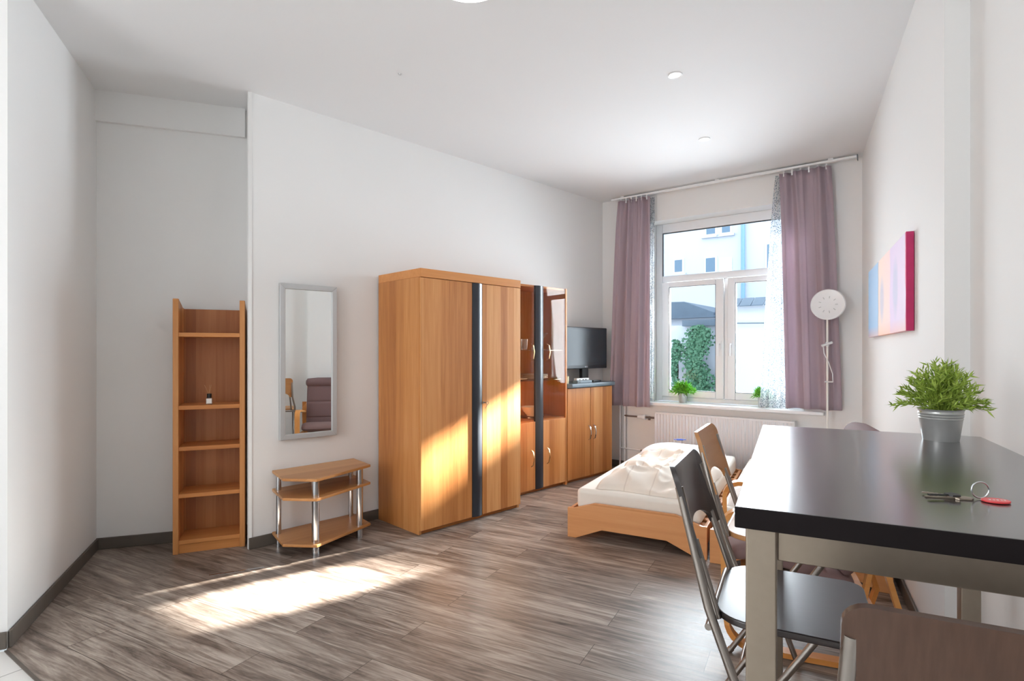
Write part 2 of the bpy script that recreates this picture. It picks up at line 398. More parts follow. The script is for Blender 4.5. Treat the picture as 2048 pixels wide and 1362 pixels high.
wall_seg('wall_kitchen_left', Bb, Bs, 0.15, ext0=0.15, ext1=0.1)
wall_seg('wall_back', Vector((Q0.x, -1.6)), Bb, 0.15, ext0=0.3)
wall_seg('wall_right', R0, P1, 0.12, ext0=0.35)
wall_seg('wall_right_step', P1+Vector((-Wv.y*0, 0)), P2, 0.02)
wall_seg('wall_right_near', P2, Q0, 0.15, ext0=0.04, ext1=0.2)
# window wall with its opening
o_t0, o_t1, o_z0, o_z1 = 0.56, 2.07, 0.715, 2.70
Lw = (R0-W0).length
ww = B(); TH = 0.38
ww.box(-0.1, o_t0, 0, TH, 0, HC); ww.box(o_t1, Lw+0.45, 0, TH, 0, HC); ww.box(o_t0, o_t1, 0, TH, 0, o_z0); ww.box(o_t0, o_t1, 0, TH, o_z1, HC)
o = struct(ww.make('wall_window', M['wall'])); o.location = (W0.x, W0.y, 0); o.rotation_euler = (0, 0, RW)
for nm, a, b in (('baseboard_left', C0, W0), ('baseboard_alcove', A0, K0), ('baseboard_far_left', B0, A0), ('baseboard_window', W0, R0), ('baseboard_right', R0, P1), ('baseboard_right_near', P2, Q0), ('baseboard_kitchen', Bs, B0)):
    baseboard(nm, a, b)
# soffit beam in the alcove
d = K0-A0; tr = struct(B().box(0.0, d.length-0.04, -0.03, 0.0, 2.80, HC).make('trim_1', M['wall'])); tr.location = (A0.x, A0.y, 0); tr.rotation_euler = (0, 0, math.atan2(d.y, d.x))
# floors
T1 = Vector((-2.193, 2.405)); T2 = T1+Vector((0.828, -0.560))*3.6
fl = B().prism([(T1.x, T1.y), (T2.x, T2.y), (P2.x+0.3, 0.8), (3.5, 4.6), (3.4, 5.3), (1.1, 6.8), (-2.0, 4.5), (-3.1, 4.1), (-2.9, 3.4)], -0.06, 0)
struct(fl.make('floor', M['floor']))
tf = B().prism([(Bb.x-0.1, -1.8), (0.2, -1.8), (T2.x, T2.y), (T1.x, T1.y), (Bs.x, Bs.y+0.15), (Bb.x-0.1, Bs.y+0.2)], -0.06, -0.001)
struct(tf.make('floor.001', M['tile']))
dT = (T2-T1).normalized()
tt = struct(B().box(0, 3.5, -0.006, 0.006, -0.002, 0.004).make('trim_2', M['base'])); tt.location = (T1.x, T1.y, 0); tt.rotation_euler = (0, 0, math.atan2(dT.y, dT.x))
struct(B().prism([(-4.2, -1.9), (0.6, -1.9), (2.2, 1.6), (3.6, 4.7), (3.5, 5.4), (1.1, 7.0), (-2.6, 4.9), (-3.2, 4.2), (-3.7, 2.5)], HC, HC+0.12).make('ceiling', M['ceil']))
# bright joint strip of the floor by the alcove
js = struct(B().box(0, 0.29, -0.006, 0.006, 0, 0.0015).make('trim_3', M['chrome'])); js.location = (-1.755, 3.215, 0); js.rotation_euler = (0, 0, math.radians(25.0))

# ------------------------------------------------------------------ window
FY = 0.20
wroot = struct(bpy.data.objects.new('window_1', None)); COL.objects.link(wroot); wroot.location = (W0.x, W0.y, 0); wroot.rotation_euler = (0, 0, RW)
f = B()
fz0, fz1, ft0, ft1 = 0.752, 2.70, 0.562, 2.068
f.box(ft0, 0.635, FY, FY+0.07, fz0, fz1).box(1.99, ft1, FY, FY+0.07, fz0, fz1).box(0.635, 1.99, FY, FY+0.07, fz0, 0.80).box(0.635, 1.99, FY, FY+0.07, 2.60, fz1)
f.box(0.635, 1.99, FY, FY+0.07, 2.055, 2.125).box(1.30, 1.334, FY, FY+0.07, 0.80, 2.055)
f.make('window_frame', M['pvc'], wroot, bevel=0.006)
for a, b, hx in ((0.637, 1.299, 1.262), (1.335, 1.988, 1.372)):
    s = B(); y0, y1 = FY-0.02, FY+0.05
    g0, g1, h0, h1 = a+0.078, b-0.082, 0.872, 1.998
    s.box(a, g0, y0, y1, 0.802, 2.053).box(g1, b, y0, y1, 0.802, 2.053).box(g0, g1, y0, y1, 0.802, h0).box(g0, g1, y0, y1, h1, 2.053)
    sa = s.make('sash', M['pvc'], wroot, bevel=0.006)
    e = 0.005
    B().box(g0, g0+e, y0+0.006, y0+0.03, h0, h1).box(g1-e, g1, y0+0.006, y0+0.03, h0, h1).box(g0, g1, y0+0.006, y0+0.03, h0, h0+e).box(g0, g1, y0+0.006, y0+0.03, h1-e, h1).make('gasket', M['gasket'], sa)
    B().box(g0, g1, y0+0.030, y0+0.036, h0, h1).make('pane', M['pane'], sa)
    h = B(); h.box(hx-0.013, hx+0.013, y0-0.012, y0, 1.32, 1.40); h.tube([(hx, y0-0.01, 1.37), (hx, y0-0.045, 1.37), (hx, y0-0.05, 1.355), (hx, y0-0.05, 1.25)], 0.009, 8)
    h.make('window_handle', M['pvc'], sa, smooth=True)
B().box(0.637, 0.642, FY+0.0, FY+0.02, 2.127, 2.598).box(1.983, 1.988, FY, FY+0.02, 2.127, 2.598).box(0.637, 1.988, FY, FY+0.02, 2.592, 2.598).make('gasket', M['gasket'], wroot)
B().box(0.636, 1.989, FY+0.025, FY+0.031, 2.126, 2.599).make('pane', M['pane'], wroot)
B().box(0.42, 2.24, -0.055, FY, 0.716, 0.750).make('window_sill', M['white'], wroot, bevel=0.008)

# ------------------------------------------------------------------ curtain rail, curtains
rr_ = thing('curtain_rail', 'long thin white curtain rail running along ceiling above window', 'curtain rail', (W0.x, W0.y, 0), RW)
B().box(0.17, 2.50, -0.125, -0.085, 2.966, 2.985).make('rail', M['white'], rr_, bevel=0.004)
for x in (0.30, 1.32, 2.3): B().box(x-0.02, x+0.02, -0.115, -0.095, 2.985, HC).make('bracket', M['white'], rr_)
B().box(2.50, 2.506, -0.128, -0.082, 2.945, 2.99).make('end_cap', M['slate'], rr_)
def curtain(name, label, cat, t0, t1, b0, b1, z0, z1, folds, amp, y, mat, seed, nx=160, nz=36, slant=0.0, hooks=True):
    root = thing(name, label, cat, (W0.x, W0.y, 0), RW)
    rnd = random.Random(seed); ph = [rnd.uniform(0, 6) for _ in range(4)]
    def fn(u, v):
        e = v**0.8
        x = (t0+(t1-t0)*u)*(1-e)+(b0+(b1-b0)*u)*e
        k = folds*2*PI
        a_ = math.sin(k*u+ph[0]+0.9*math.sin(2*PI*u+ph[1])); fo = math.copysign(abs(a_)**0.7, a_) + 0.45*math.sin(k*1.9*u+ph[2]+v*1.1)
        tight = math.exp(-v*9)
        fo2 = math.sin(k*2.7*u+ph[3])
        yy = y - amp*(fo*(1-0.55*tight)+fo2*0.6*tight)*(0.75+0.25*v)
        xx = x + 0.25*amp*math.cos(k*u+ph[0])*(0.4+0.6*v)
        zz = z1+(z0-z1)*v + slant*u*v
        return (xx, yy, zz)
    B().grid(fn, nx, nz).make('curtain_cloth', M[mat], root, smooth=True, solid=0.0025 if hooks else 0.0)
    if hooks:
        for i in range(6):
            u = (i+0.5)/6; x = t0+(t1-t0)*u
            B().box(x-0.006, x+0.006, y-0.004, y+0.004, z1-0.03, 2.9655).make('hook', M['white'], root)
    return root
curtain('curtain', 'mauve curtain hanging left of window, pleated, sunlit along its right edge', 'curtain', 0.262, 0.622, 0.165, 0.61, 0.70, 2.945, 2.6, 0.034, -0.125, 'curtain', 3)
curtain('curtain', 'mauve curtain hanging right of window behind the white floor lamp', 'curtain', 1.885, 2.300, 1.95, 2.385, 0.775, 2.945, 2.3, 0.034, -0.095, 'curtain', 11)
curtain('sheer_curtain', 'narrow dotted sheer curtain beside left mauve curtain', 'sheer curtain', 0.60, 0.66, 0.565, 0.655, 0.765, 2.94, 3, 0.010, -0.075, 'sheer', 5, 60, 24, hooks=False)
curtain('sheer_curtain', 'dotted grey sheer curtain beside right mauve curtain, draping over sill', 'sheer curtain', 1.845, 1.93, 1.71, 1.95, 0.765, 2.94, 4, 0.014, -0.078, 'sheer', 8, 80, 24, hooks=False)

# ------------------------------------------------------------------ radiator and pipes
rad = thing('radiator', 'long white ribbed panel radiator below window sill', 'radiator', (W0.x, W0.y, 0), RW)
def radfn(u, v):
    x = 0.68+1.33*u; y = -0.118-0.006*math.cos(2*PI*u*40)*(1 if 0.06 < v < 0.94 else 0)
    return (x, y, 0.13+0.515*v)
B().grid(radfn, 400, 12).make('front_panel', M['radiator'], rad, smooth=True)
B().box(0.68, 2.01, -0.112, -0.05, 0.13, 0.645).make('body', M['radiator'], rad)
g = B()
for i in range(44): x = 0.69+i*0.03; g.box(x, x+0.02, -0.11, -0.045, 0.648, 0.652)
g.box(0.675, 0.685, -0.122, -0.04, 0.13, 0.655); g.box(2.005, 2.015, -0.122, -0.04, 0.13, 0.655); g.box(0.675, 2.015, -0.122, -0.115, 0.638, 0.655)
g.make('top_grille', M['radiator'], rad)
for x in (0.8, 1.8): B().box(x, x+0.04, -0.05, -0.0005, 0.2, 0.6).make('bracket', M['radiator'], rad)
v_ = B().tube([(0.47, -0.08, 0.588), (0.53, -0.08, 0.588), (0.53, -0.08, 0.588)], 0.020, 14).tube([(0.53, -0.08, 0.588), (0.56, -0.08, 0.588)], 0.028, 14).make('thermostat_knob', M['white'], rad, smooth=True)
B().tube([(0.56, -0.08, 0.588), (0.68, -0.08, 0.588)], 0.011, 10).tube([(0.60, -0.08, 0.60), (0.60, -0.08, 0.56)], 0.014, 8).make('valve', M['pipe'], rad, smooth=True)
pp = thing('heating_pipes', 'pair of thin white heating pipes rising left of the radiator', 'pipes', (W0.x, W0.y, 0), RW)
B().tube([(0.243, -0.05, 0.0), (0.243, -0.05, 2.9)], 0.009, 10).make('riser', M['white'], pp, smooth=True)
B().tube([(0.30, -0.05, 0.0), (0.30, -0.05, 2.9)], 0.009, 10).make('riser', M['white'], pp, smooth=True)
B().tube([(0.30, -0.05, 0.588), (0.36, -0.08, 0.588), (0.47, -0.08, 0.588)], 0.009, 10).make('upper_branch', M['pipe'], pp, smooth=True)
B().tube([(0.243, -0.05, 0.225), (0.50, -0.08, 0.225)], 0.008, 10).make('lower_branch', M['white'], pp, smooth=True)
B().tube([(0.50, -0.08, 0.225), (0.679, -0.08, 0.225)], 0.009, 10).make('lower_branch', M['pipe'], pp, smooth=True)['label'] = 'bare brown end of lower branch'

# ------------------------------------------------------------------ wardrobe
wr = thing('wardrobe', 'tall two-door alder wood wardrobe with dark centre strip and key', 'wardrobe', onleft(0.955, 0.0), RL)
ww_, wh, dp = 1.005, 1.885, 0.575
B().box(0, 0.022, -dp+0.02, -0.02, 0.0, wh-0.062).make('side_panel', M['alder'], wr, bevel=0.002)
B().box(ww_-0.022, ww_, -dp+0.02, -0.02, 0.0, wh-0.062).make('side_panel', M['alder'], wr, bevel=0.002)
B().box(0.022, ww_-0.022, -0.03, -0.02, 0.04, wh-0.062).make('back_panel', M['alder_in'], wr)
B().box(0, ww_, -dp, -0.02, wh-0.062, wh).make('cornice', M['alder_x'], wr, bevel=0.003)
B().box(0.022, ww_-0.022, -dp+0.035, -0.03, 0.0, 0.028).make('plinth', M['alder_x'], wr)
B().box(0.003, 0.476, -dp, -dp+0.02, 0.032, wh-0.066).make('door', M['alder'], wr, bevel=0.002)
d2 = B().box(0.58, ww_-0.003, -dp, -dp+0.02, 0.032, wh-0.066).make('door', M['alder'], wr, bevel=0.002)
st = B(); n = 14
pts = [(0.479+0.098*i/n, -dp-0.016*math.sin(PI*i/n)) for i in range(n+1)]+[(0.577, -dp+0.02), (0.479, -dp+0.02)]
st.prism(pts, 0.032, wh-0.066); st.make('dark_strip', M['stripblue'], wr, smooth=True)
kk = B(); kk.lathe([(0.0, 0), (0.009, 0), (0.009, 0.003), (0, 0.003)], 12, (0, 0, 0)).bm.transform(Matrix.Translation((0.592, -dp, 0.90)) @ Matrix.Rotation(PI/2, 4, 'X'))
kk.tube([(0.592, -dp, 0.90), (0.592, -dp-0.035, 0.90)], 0.003, 8)
ring = [(0.592+0.012*math.cos(a), -dp-0.045, 0.90+0.012*math.sin(a)) for a in [2*PI*i/16 for i in range(17)]]
kk.tube(ring, 0.0022, 6)
kk.tube([(0.592, -dp-0.045, 0.888), (0.57, -dp-0.05, 0.86)], 0.0025, 6)
kk.make('key', M['steel'], d2, smooth=True)

# ------------------------------------------------------------------ display cabinet (glass tower)
tw = thing('display_cabinet', 'alder display cabinet with glass upper doors and dark centre strip', 'cabinet', onleft(2.02, 0.0), RL)
tw_, th_, td = 0.835, 1.905, 0.33
def X(a): return a-2.02
B().box(0, 0.02, -td+0.02, -0.01, 0, th_).make('side_panel', M['alder'], tw, bevel=0.002)
B().box(tw_-0.022, tw_, -td, -0.01, 0, th_).make('side_panel', M['alder'], tw, bevel=0.002)
B().box(0.02, tw_-0.022, -0.02, -0.01, 0.03, th_-0.02).make('back_panel', M['alder'], tw)
B().box(0.0, tw_-0.022, -td+0.02, -0.02, th_-0.02, th_).make('top_panel', M['alder_x'], tw)
B().box(0.02, tw_-0.022, -td+0.02, -0.02, 0.645, 0.665).make('middle_board', M['alder_x'], tw)
B().box(0.02, tw_-0.022, -td+0.04, -0.02, 0.0, 0.028).make('plinth', M['alder_x'], tw)
for a, b_, hx in ((0.003, X(2.402), X(2.402)-0.05), (X(2.512), tw_-0.004, X(2.512)+0.055)):
    dd = B().box(a, b_, -td, -td+0.02, 0.032, 0.652).make('lower_door', M['alder'], tw, bevel=0.002)
    hp = [(hx, -td+0.002, 0.245), (hx, -td-0.022, 0.26), (hx, -td-0.034, 0.32), (hx, -td-0.022, 0.38), (hx, -td+0.002, 0.395)]
    B().strap(hp, 0.012, 0.006, (1, 0, 0)).make('handle', M['brass'], dd, smooth=True)
    e = b_ if hx < 0.4 else tw_-0.024
    gd = B().box(a, e, -td+0.004, -td+0.010, 0.662, th_-0.004).make('glass_door', M['cabglass'], tw)
    hp = [(hx, -td+0.004, 1.215), (hx, -td-0.022, 1.23), (hx, -td-0.034, 1.29), (hx, -td-0.022, 1.35), (hx, -td+0.004, 1.365)]
    B().strap(hp, 0.012, 0.006, (1, 0, 0)).make('handle', M['brass'], gd, smooth=True)
pts = [(X(2.404)+0.106*i/n, -td-0.014*math.sin(PI*i/n)) for i in range(n+1)]+[(X(2.51), -td+0.02), (X(2.404), -td+0.02)]
B().prism(pts, 0.032, th_-0.003).make('dark_strip', M['stripblue'], tw, smooth=True)
for z in (1.03, 1.31):
    B().box(0.021, tw_-0.023, -td+0.03, -0.022, z-0.006, z).make('glass_shelf', M['glassware'], tw)
# its contents
tumb = tag(B().lathe([(0, 0), (0.028, 0), (0.034, 0.10), (0.031, 0.10), (0.025, 0.006), (0, 0.006)], 20).make('drinking_glass', M['glassware'], smooth=True), 'clear tumbler on upper glass shelf of display cabinet, beside the wardrobe', 'glass', 'tumblers on the upper glass shelf')
tumb.location = onleft(2.25, 0.17, 1.311)
for a, q in ((2.33, 0.15), (2.29, 0.08), (2.37, 0.22), (2.22, 0.25)):
    c_ = tumb.copy(); COL.objects.link(c_); c_.location = onleft(a, q, 1.311)
tag(B().lathe([(0, 0), (0.034, 0), (0.034, 0.003), (0.004, 0.008), (0.004, 0.10), (0.052, 0.165), (0.050, 0.165), (0.003, 0.105), (0, 0.105)], 24).make('cocktail_glass', M['glassware'], smooth=True), 'stemmed cocktail glass on upper shelf behind right glass door', 'glass', loc=onleft(2.68, 0.17, 1.311))
pl0 = None
for i in range(5):
    if pl0 is None:
        pl0 = tag(B().lathe([(0, 0), (0.07, 0), (0.13, 0.014), (0.13, 0.018), (0.068, 0.006), (0, 0.006)], 32).make('dinner_plate', M['porcelain'], smooth=True), 'white plate of the stack on middle glass shelf of cabinet', 'plate', 'plates stacked in the display cabinet', loc=onleft(2.56, 0.17, 1.031))
    else:
        q = pl0.copy(); COL.objects.link(q); q.location = onleft(2.56, 0.17, 1.031+i*0.008)
        if i == 4: q['label'] = 'topmost white plate of the stack on middle glass shelf'
q = pl0.copy(); COL.objects.link(q); q.location = onleft(2.28, 0.17, 1.031); q['label'] = 'white plate lying alone on middle glass shelf beside the wardrobe'; del q['group']
q['label'] = 'white plate lying alone on middle shelf left of the plate stack'
tag(B().lathe([(0, 0), (0.045, 0), (0.05, 0.012), (0.085, 0.05), (0.10, 0.09), (0.096, 0.09), (0.08, 0.052), (0.045, 0.02), (0, 0.018)], 32).make('serving_bowl', M['porcelain'], smooth=True), 'white scalloped bowl on bottom board of display cabinet', 'bowl', loc=onleft(2.52, 0.17, 0.682))
tag(B().lathe([(0, 0), (0.10, 0), (0.12, 0.008), (0.118, 0.014), (0.098, 0.006), (0, 0.006)], 32).make('glass_platter', M['glassware'], smooth=True), 'clear round platter under the white bowl in display cabinet', 'platter', loc=onleft(2.52, 0.17, 0.666))

# ------------------------------------------------------------------ low sideboard
lo = thing('sideboard', 'low alder sideboard with slate worktop below the television', 'sideboard', onleft(2.862, 0.0), RL)
lw, lh, ld = 0.745, 0.935, 0.33
B().box(0, 0.02, -ld+0.02, -0.01, 0, lh-0.002).make('side_panel', M['alder'], lo)
B().box(lw-0.02, lw, -ld+0.02, -0.01, 0, lh-0.002).make('side_panel', M['alder'], lo)
B().box(0.02, lw-0.02, -0.02, -0.01, 0.03, lh-0.002).make('back_panel', M['alder_in'], lo)
B().box(0.02, lw-0.02, -ld+0.04, -0.02, 0, 0.028).make('plinth', M['alder_x'], lo)
for a, b_, hx in ((0.003, 0.368, 0.335), (0.372, lw-0.003, 0.415)):
    dd = B().box(a, b_, -ld, -ld+0.02, 0.032, lh-0.006).make('door', M['alder'], lo, bevel=0.002)
    hp = [(hx, -ld+0.002, 0.395), (hx, -ld-0.022, 0.41), (hx, -ld-0.034, 0.47), (hx, -ld-0.022, 0.53), (hx, -ld+0.002, 0.545)]
    B().strap(hp, 0.012, 0.006, (1, 0, 0)).make('handle', M['chrome'], dd, smooth=True)
B().prism([(0.0, -ld+0.0), (0.04, -ld-0.03), (lw+0.01, -ld-0.03), (lw+0.03, -ld), (lw+0.03, -0.005), (0.0, -0.005)], lh, lh+0.042).make('worktop', M['slate'], lo, bevel=0.006)

# ------------------------------------------------------------------ television and things on the sideboard
tz = lh+0.042
tv = thing('television', 'flat black television standing on slate worktop of sideboard', 'television', onleft(3.395, 0.125, tz), RL-0.03)
B().box(-0.355, 0.355, -0.025, 0.02, 0.135, 0.575).make('casing', M['bezel'], tv, bevel=0.008)
B().box(-0.335, 0.335, -0.0275, -0.0245, 0.172, 0.555).make('screen', M['screen'], tv)
B().box(-0.03, 0.03, -0.028, -0.0245, 0.150, 0.158).make('badge', M['chrome'], tv)
B().box(-0.05, 0.05, -0.01, 0.03, 0.01, 0.15).make('neck', M['black'], tv)
bs = B(); bs.lathe([(0, 0.014), (0.10, 0.012), (0.15, 0.004), (0.15, 0), (0, 0)], 32); bs.bm.transform(Matrix.Diagonal((1.0, 0.6, 1, 1))); bs.make('foot', M['black'], tv, smooth=True)
tag(B().lathe([(0, 0), (0.03, 0), (0.034, 0.07), (0.031, 0.07), (0.027, 0.006), (0, 0.006)], 24).make('mug', M['yellow'], smooth=True), 'cream mug on worktop at the display cabinet end', 'mug', loc=onleft(2.93, 0.25, tz))
pbx = thing('power_strip', 'white power strip with dark sockets lying on worktop below screen', 'power strip', onleft(3.19, 0.245, tz), RL)
B().box(-0.10, 0.10, -0.02, 0.02, 0, 0.045).make('body', M['white'], pbx, bevel=0.004)
for x in (-0.055, 0.0, 0.045):
    B().box(x-0.007, x+0.007, -0.023, -0.0195, 0.012, 0.034).make('socket', M['black'], pbx)
bx = thing('set_top_box', 'flat grey green receiver box at front of worktop', 'receiver', onleft(3.13, 0.305, tz), RL)
B().box(-0.12, 0.12, -0.03, 0.03, 0, 0.026).make('casing', M['slate'], bx, bevel=0.003)
B().box(-0.12, -0.07, -0.032, -0.0295, 0.006, 0.02).make('display_window', M['stripblue'], bx)
rm = thing('remote_control', 'dark remote control at right end of sideboard worktop', 'remote', onleft(3.38, 0.28, tz), RL+0.1)
B().box(-0.08, 0.08, -0.022, 0.022, 0, 0.018).make('body', M['black'], rm, bevel=0.005)
B().box(-0.06, 0.04, -0.012, 0.012, 0.018, 0.020).make('buttons', M['bezel'], rm)

# ------------------------------------------------------------------ mirror
mi = thing('wall_mirror', 'tall narrow wall mirror in silver frame above tiered table', 'mirror', onleft(0.196, 0.001, 0.693), RL-0.07)
B().box(0, 0.40, -0.012, -0.002, 0.0, 1.068).make('backing', M['silverframe'], mi)
fr = B(); mw, mh, fw = 0.40, 1.068, 0.036
def mitre(p): fr.prism(p, -0.03, -0.012, 'y')
mitre([(0, 0), (mw, 0), (mw-fw, fw), (fw, fw)]); mitre([(0, mh), (fw, mh-fw), (mw-fw, mh-fw), (mw, mh)])
mitre([(0, 0), (fw, fw), (fw, mh-fw), (0, mh)]); mitre([(mw, 0), (mw, mh), (mw-fw, mh-fw), (mw-fw, fw)])
fr.make('frame', M['silverframe'], mi, bevel=0.003)
B().box(fw, mw-fw, -0.018, -0.012, fw, mh-fw).make('mirror_glass', M['mirror'], mi)

# ------------------------------------------------------------------ tiered table under the mirror
bt = thing('tiered_side_table', 'three-tier beech side table on chrome tube legs below the mirror', 'table', (0, 0, 0), 0)
def Pt(x, y, z): D = 1110*(1.3-z)/(y-702); return ((x-1024)*D/1110, D)
poly = [(-1.612, 3.728), (-1.442, 3.49), (-1.222, 3.475), (-1.00, 3.925), (-1.185, 4.155)]
cx_, cy_ = -1.29, 3.77; bt.location = (cx_, cy_, 0); bt.rotation_euler = (0, 0, RL)
def loc2(p):
    v = Vector((p[0]-cx_, p[1]-cy_)); return (v.x*Lv.x+v.y*Lv.y, -v.x*Lv.y+v.y*Lv.x)
lp = [loc2(p) for p in poly]
for z in (0.498, 0.375, 0.085):
    B().prism(lp[::-1], z-0.018, z).make('shelf', M['bench'], bt, bevel=0.003)
for p, r, top in (((-1.255, 3.545), 0.024, 0.480), ((-1.065, 3.875), 0.024, 0.480), ((-1.552, 3.69), 0.017, 0.480), ((-1.19, 4.095), 0.017, 0.480)):
    q = loc2(p)
    B().tube([(q[0], q[1], 0), (q[0], q[1], 0.067)], r, 20).tube([(q[0], q[1], 0.085), (q[0], q[1], 0.357)], r, 20).tube([(q[0], q[1], 0.375), (q[0], q[1], top)], r, 20).make('leg', M['chrome'], bt, smooth=True)

# ------------------------------------------------------------------ bookshelf and diffuser
bk_r = math.radians(23)
bk = thing('bookshelf', 'tall narrow open wooden bookshelf standing in the alcove', 'bookshelf', (-2.159, 3.53, 0), bk_r)
bw, bh, bd = 0.415, 1.635, 0.25
side = [(0, 0), (bd, 0), (bd, bh-0.045), (bd*0.82, bh-0.045), (bd*0.2, bh-0.008), (bd*0.1, bh), (0, bh)]
for x in (0, bw-0.032):
    B().prism(side, x, x+0.032, 'x').make('side_panel', M['alder'], bk, bevel=0.003)
B().box(0.032, bw-0.032, bd-0.012, bd-0.002, 0.02, bh-0.05).make('back_panel', M['alder_in'], bk)
for z in (1.418, 0.948, 0.684, 0.382, 0.085):
    B().box(0.032, bw-0.032, 0.008, bd-0.012, z-0.026, z).make('shelf', M['alder_x'], bk, bevel=0.002)
B().box(0.032, bw-0.032, 0.018, 0.034, 0.0, 0.058).make('plinth', M['alder_x'], bk)
ca, sa_ = math.cos(bk_r), math.sin(bk_r)
dx, dy = 0.20, 0.06
df = thing('reed_diffuser', 'small reed diffuser with black cap on second bookshelf board', 'diffuser', (-2.159+dx*ca-dy*sa_, 3.53+dx*sa_+dy*ca, 0.9485), bk_r)
B().box(-0.02, 0.02, -0.016, 0.016, 0, 0.042).make('bottle', M['glassware'], df, bevel=0.004)
B().box(-0.0155, 0.0155, -0.0175, -0.0162, 0.008, 0.038).make('paper_label', M['porcelain'], df)
B().tube([(0, 0, 0.042), (0, 0, 0.070)], 0.014, 16).make('cap', M['black'], df, smooth=True)
for a, c_ in ((-0.028, 0.0), (0.012, 0.004), (0.004, -0.006)):
    B().tube([(a*0.1, c_*0.3, 0.068), (a, c_, 0.128)], 0.0016, 6).make('reed', M['chairwood'], df)

# ------------------------------------------------------------------ beds
BR = math.radians(-28.5); bx_, by_ = (math.cos(BR), math.sin(BR)), (-math.sin(BR), math.cos(BR))
def bedloc(x, y, z=0, o=(0.389, 3.89)): return (o[0]+bx_[0]*x+by_[0]*y, o[1]+bx_[1]*x+by_[1]*y, z)
def bed(o, label):
    r = thing('bed_frame', label, 'bed', (o[0], o[1], 0), BR)
    w = 0.935
    prof = [(0, 0), (0.06, 0), (0.25, 0.08), (w-0.25, 0.08), (w-0.06, 0), (w, 0), (w, 0.205), (0.90, 0.205), (0.74, 0.255), (0.195, 0.255), (0.04, 0.205), (0, 0.205)]
    B().prism(prof, 0.0, 0.028, 'y').make('footboard', M['beech'], r, bevel=0.003)
    B().prism(prof, 1.89, 1.918, 'y').make('headboard', M['beech'], r, bevel=0.003)
    for x in (0.004, w-0.026):
        B().box(x, x+0.022, 0.028, 1.89, 0.09, 0.20).make('side_rail', M['beech'], r, bevel=0.003)
    s = B()
    for i in range(15): y = 0.10+i*0.12; s.box(0.026, w-0.026, y, y+0.06, 0.17, 0.185)
    s.make('slat_base', M['beech'], r)
    return r
bed1 = bed((0.389, 3.89), 'low beech bed frame nearer the cabinets, arched footboard on floor')
o2 = bedloc(0.955, -0.03)
bed2 = dup(bed1, (o2[0], o2[1], 0), BR, 'low beech bed frame against right wall, behind armchair')
def mattress(o, label):
    m_ = B().box(0.045, 0.89, 0.05, 1.875, 0.186, 0.335).make('mattress', M['sheet'], bevel=0.035, seg=5)
    tag(m_, label, 'mattress', loc=(o[0], o[1], 0), rz=BR); return m_
mattress((0.389, 3.89), 'white sheeted mattress on the bed nearer the cabinets')
mattress(o2, 'white sheeted mattress on the bed against right wall')
def soft(name, label, cat, o, x0, x1, y0, y1, z0, h, mat, seed, amp=0.03, fold=3.0, n=70, pexp=2.6, warp=0.03):
    def fn(u, v, top=True):
        a, b = 2*u-1, 2*v-1
        e = max(0.0, 1-abs(a)**(pexp*2))**0.5*max(0.0, 1-abs(b)**(pexp*2))**0.5
        x = x0+(x1-x0)*u; y = y0+(y1-y0)*v
        nv = Vector((x*fold+seed, y*fold, seed))
        x += warp*noise.noise(Vector((x*4+seed, y*4, 3.1))); y += warp*noise.noise(Vector((x*4, y*4+seed, 7.7)))
        if not top: return (x, y, z0)
        rid = 1-abs(noise.noise(nv+Vector((0, 0, 1.5*noise.noise(nv*0.6)))))*2
        rid2 = 1-abs(noise.noise(nv*2.3+Vector((5, 1, 2))))*2
        z = z0+e*(h*(0.8+0.25*noise.noise(nv*0.5+Vector((9, 9, 9))))+amp*(rid*0.8+rid2*0.35-0.4))
        return (x, y, max(z, z0+0.001))
    b = B(); b.grid(fn, n, n); b.grid(lambda u, v: fn(u, v, False), n, n)
    bmesh.ops.remove_doubles(b.bm, verts=b.bm.verts[:], dist=0.0015)
    o_ = b.make(name, M[mat], smooth=True)
    tag(o_, label, cat, loc=(o[0], o[1], 0), rz=BR); return o_
soft('duvet', 'rumpled beige white duvet on the bed nearer the cabinets', 'duvet', (0.389, 3.89), 0.19, 0.86, 0.11, 1.43, 0.336, 0.095, 'duvet', 2.3, 0.085, 2.9, n=130, warp=0.06)
soft('pillow', 'plump white pillow at head of bed nearer the cabinets', 'pillow', (0.389, 3.89), 0.09, 0.80, 1.50, 1.87, 0.336, 0.145, 'pillow', 5.1, 0.012, 2.0, 40, 1.5, 0.015)
soft('duvet', 'striped white duvet heaped on the bed against right wall', 'duvet', o2, 0.08, 0.86, 0.10, 1.43, 0.336, 0.13, 'duvet2', 8.7, 0.04, 3.0)
soft('pillow', 'white pillow at head of bed against right wall', 'pillow', o2, 0.12, 0.80, 1.50, 1.86, 0.336, 0.145, 'pillow', 9.1, 0.012, 2.0, 40, 1.5, 0.015)
pk = bedloc(0.42, 1.69)
sw = B(); sw.box(-0.030, 0.030, -0.016, 0.016, 0, 0.012); sw.prism([(0.030, 0.003), (0.055, 0.018), (0.055, -0.018), (0.030, -0.003)], 0.003, 0.009); sw.prism([(-0.030, -0.003), (-0.055, -0.018), (-0.055, 0.018), (-0.030, 0.003)], 0.003, 0.009)
tag(sw.make('wrapped_sweet', M['blue'], bevel=0.003), 'tiny blue wrapped sweet lying on top of the pillow', 'sweet', loc=(pk[0], pk[1], 0.468), rz=BR+0.4)

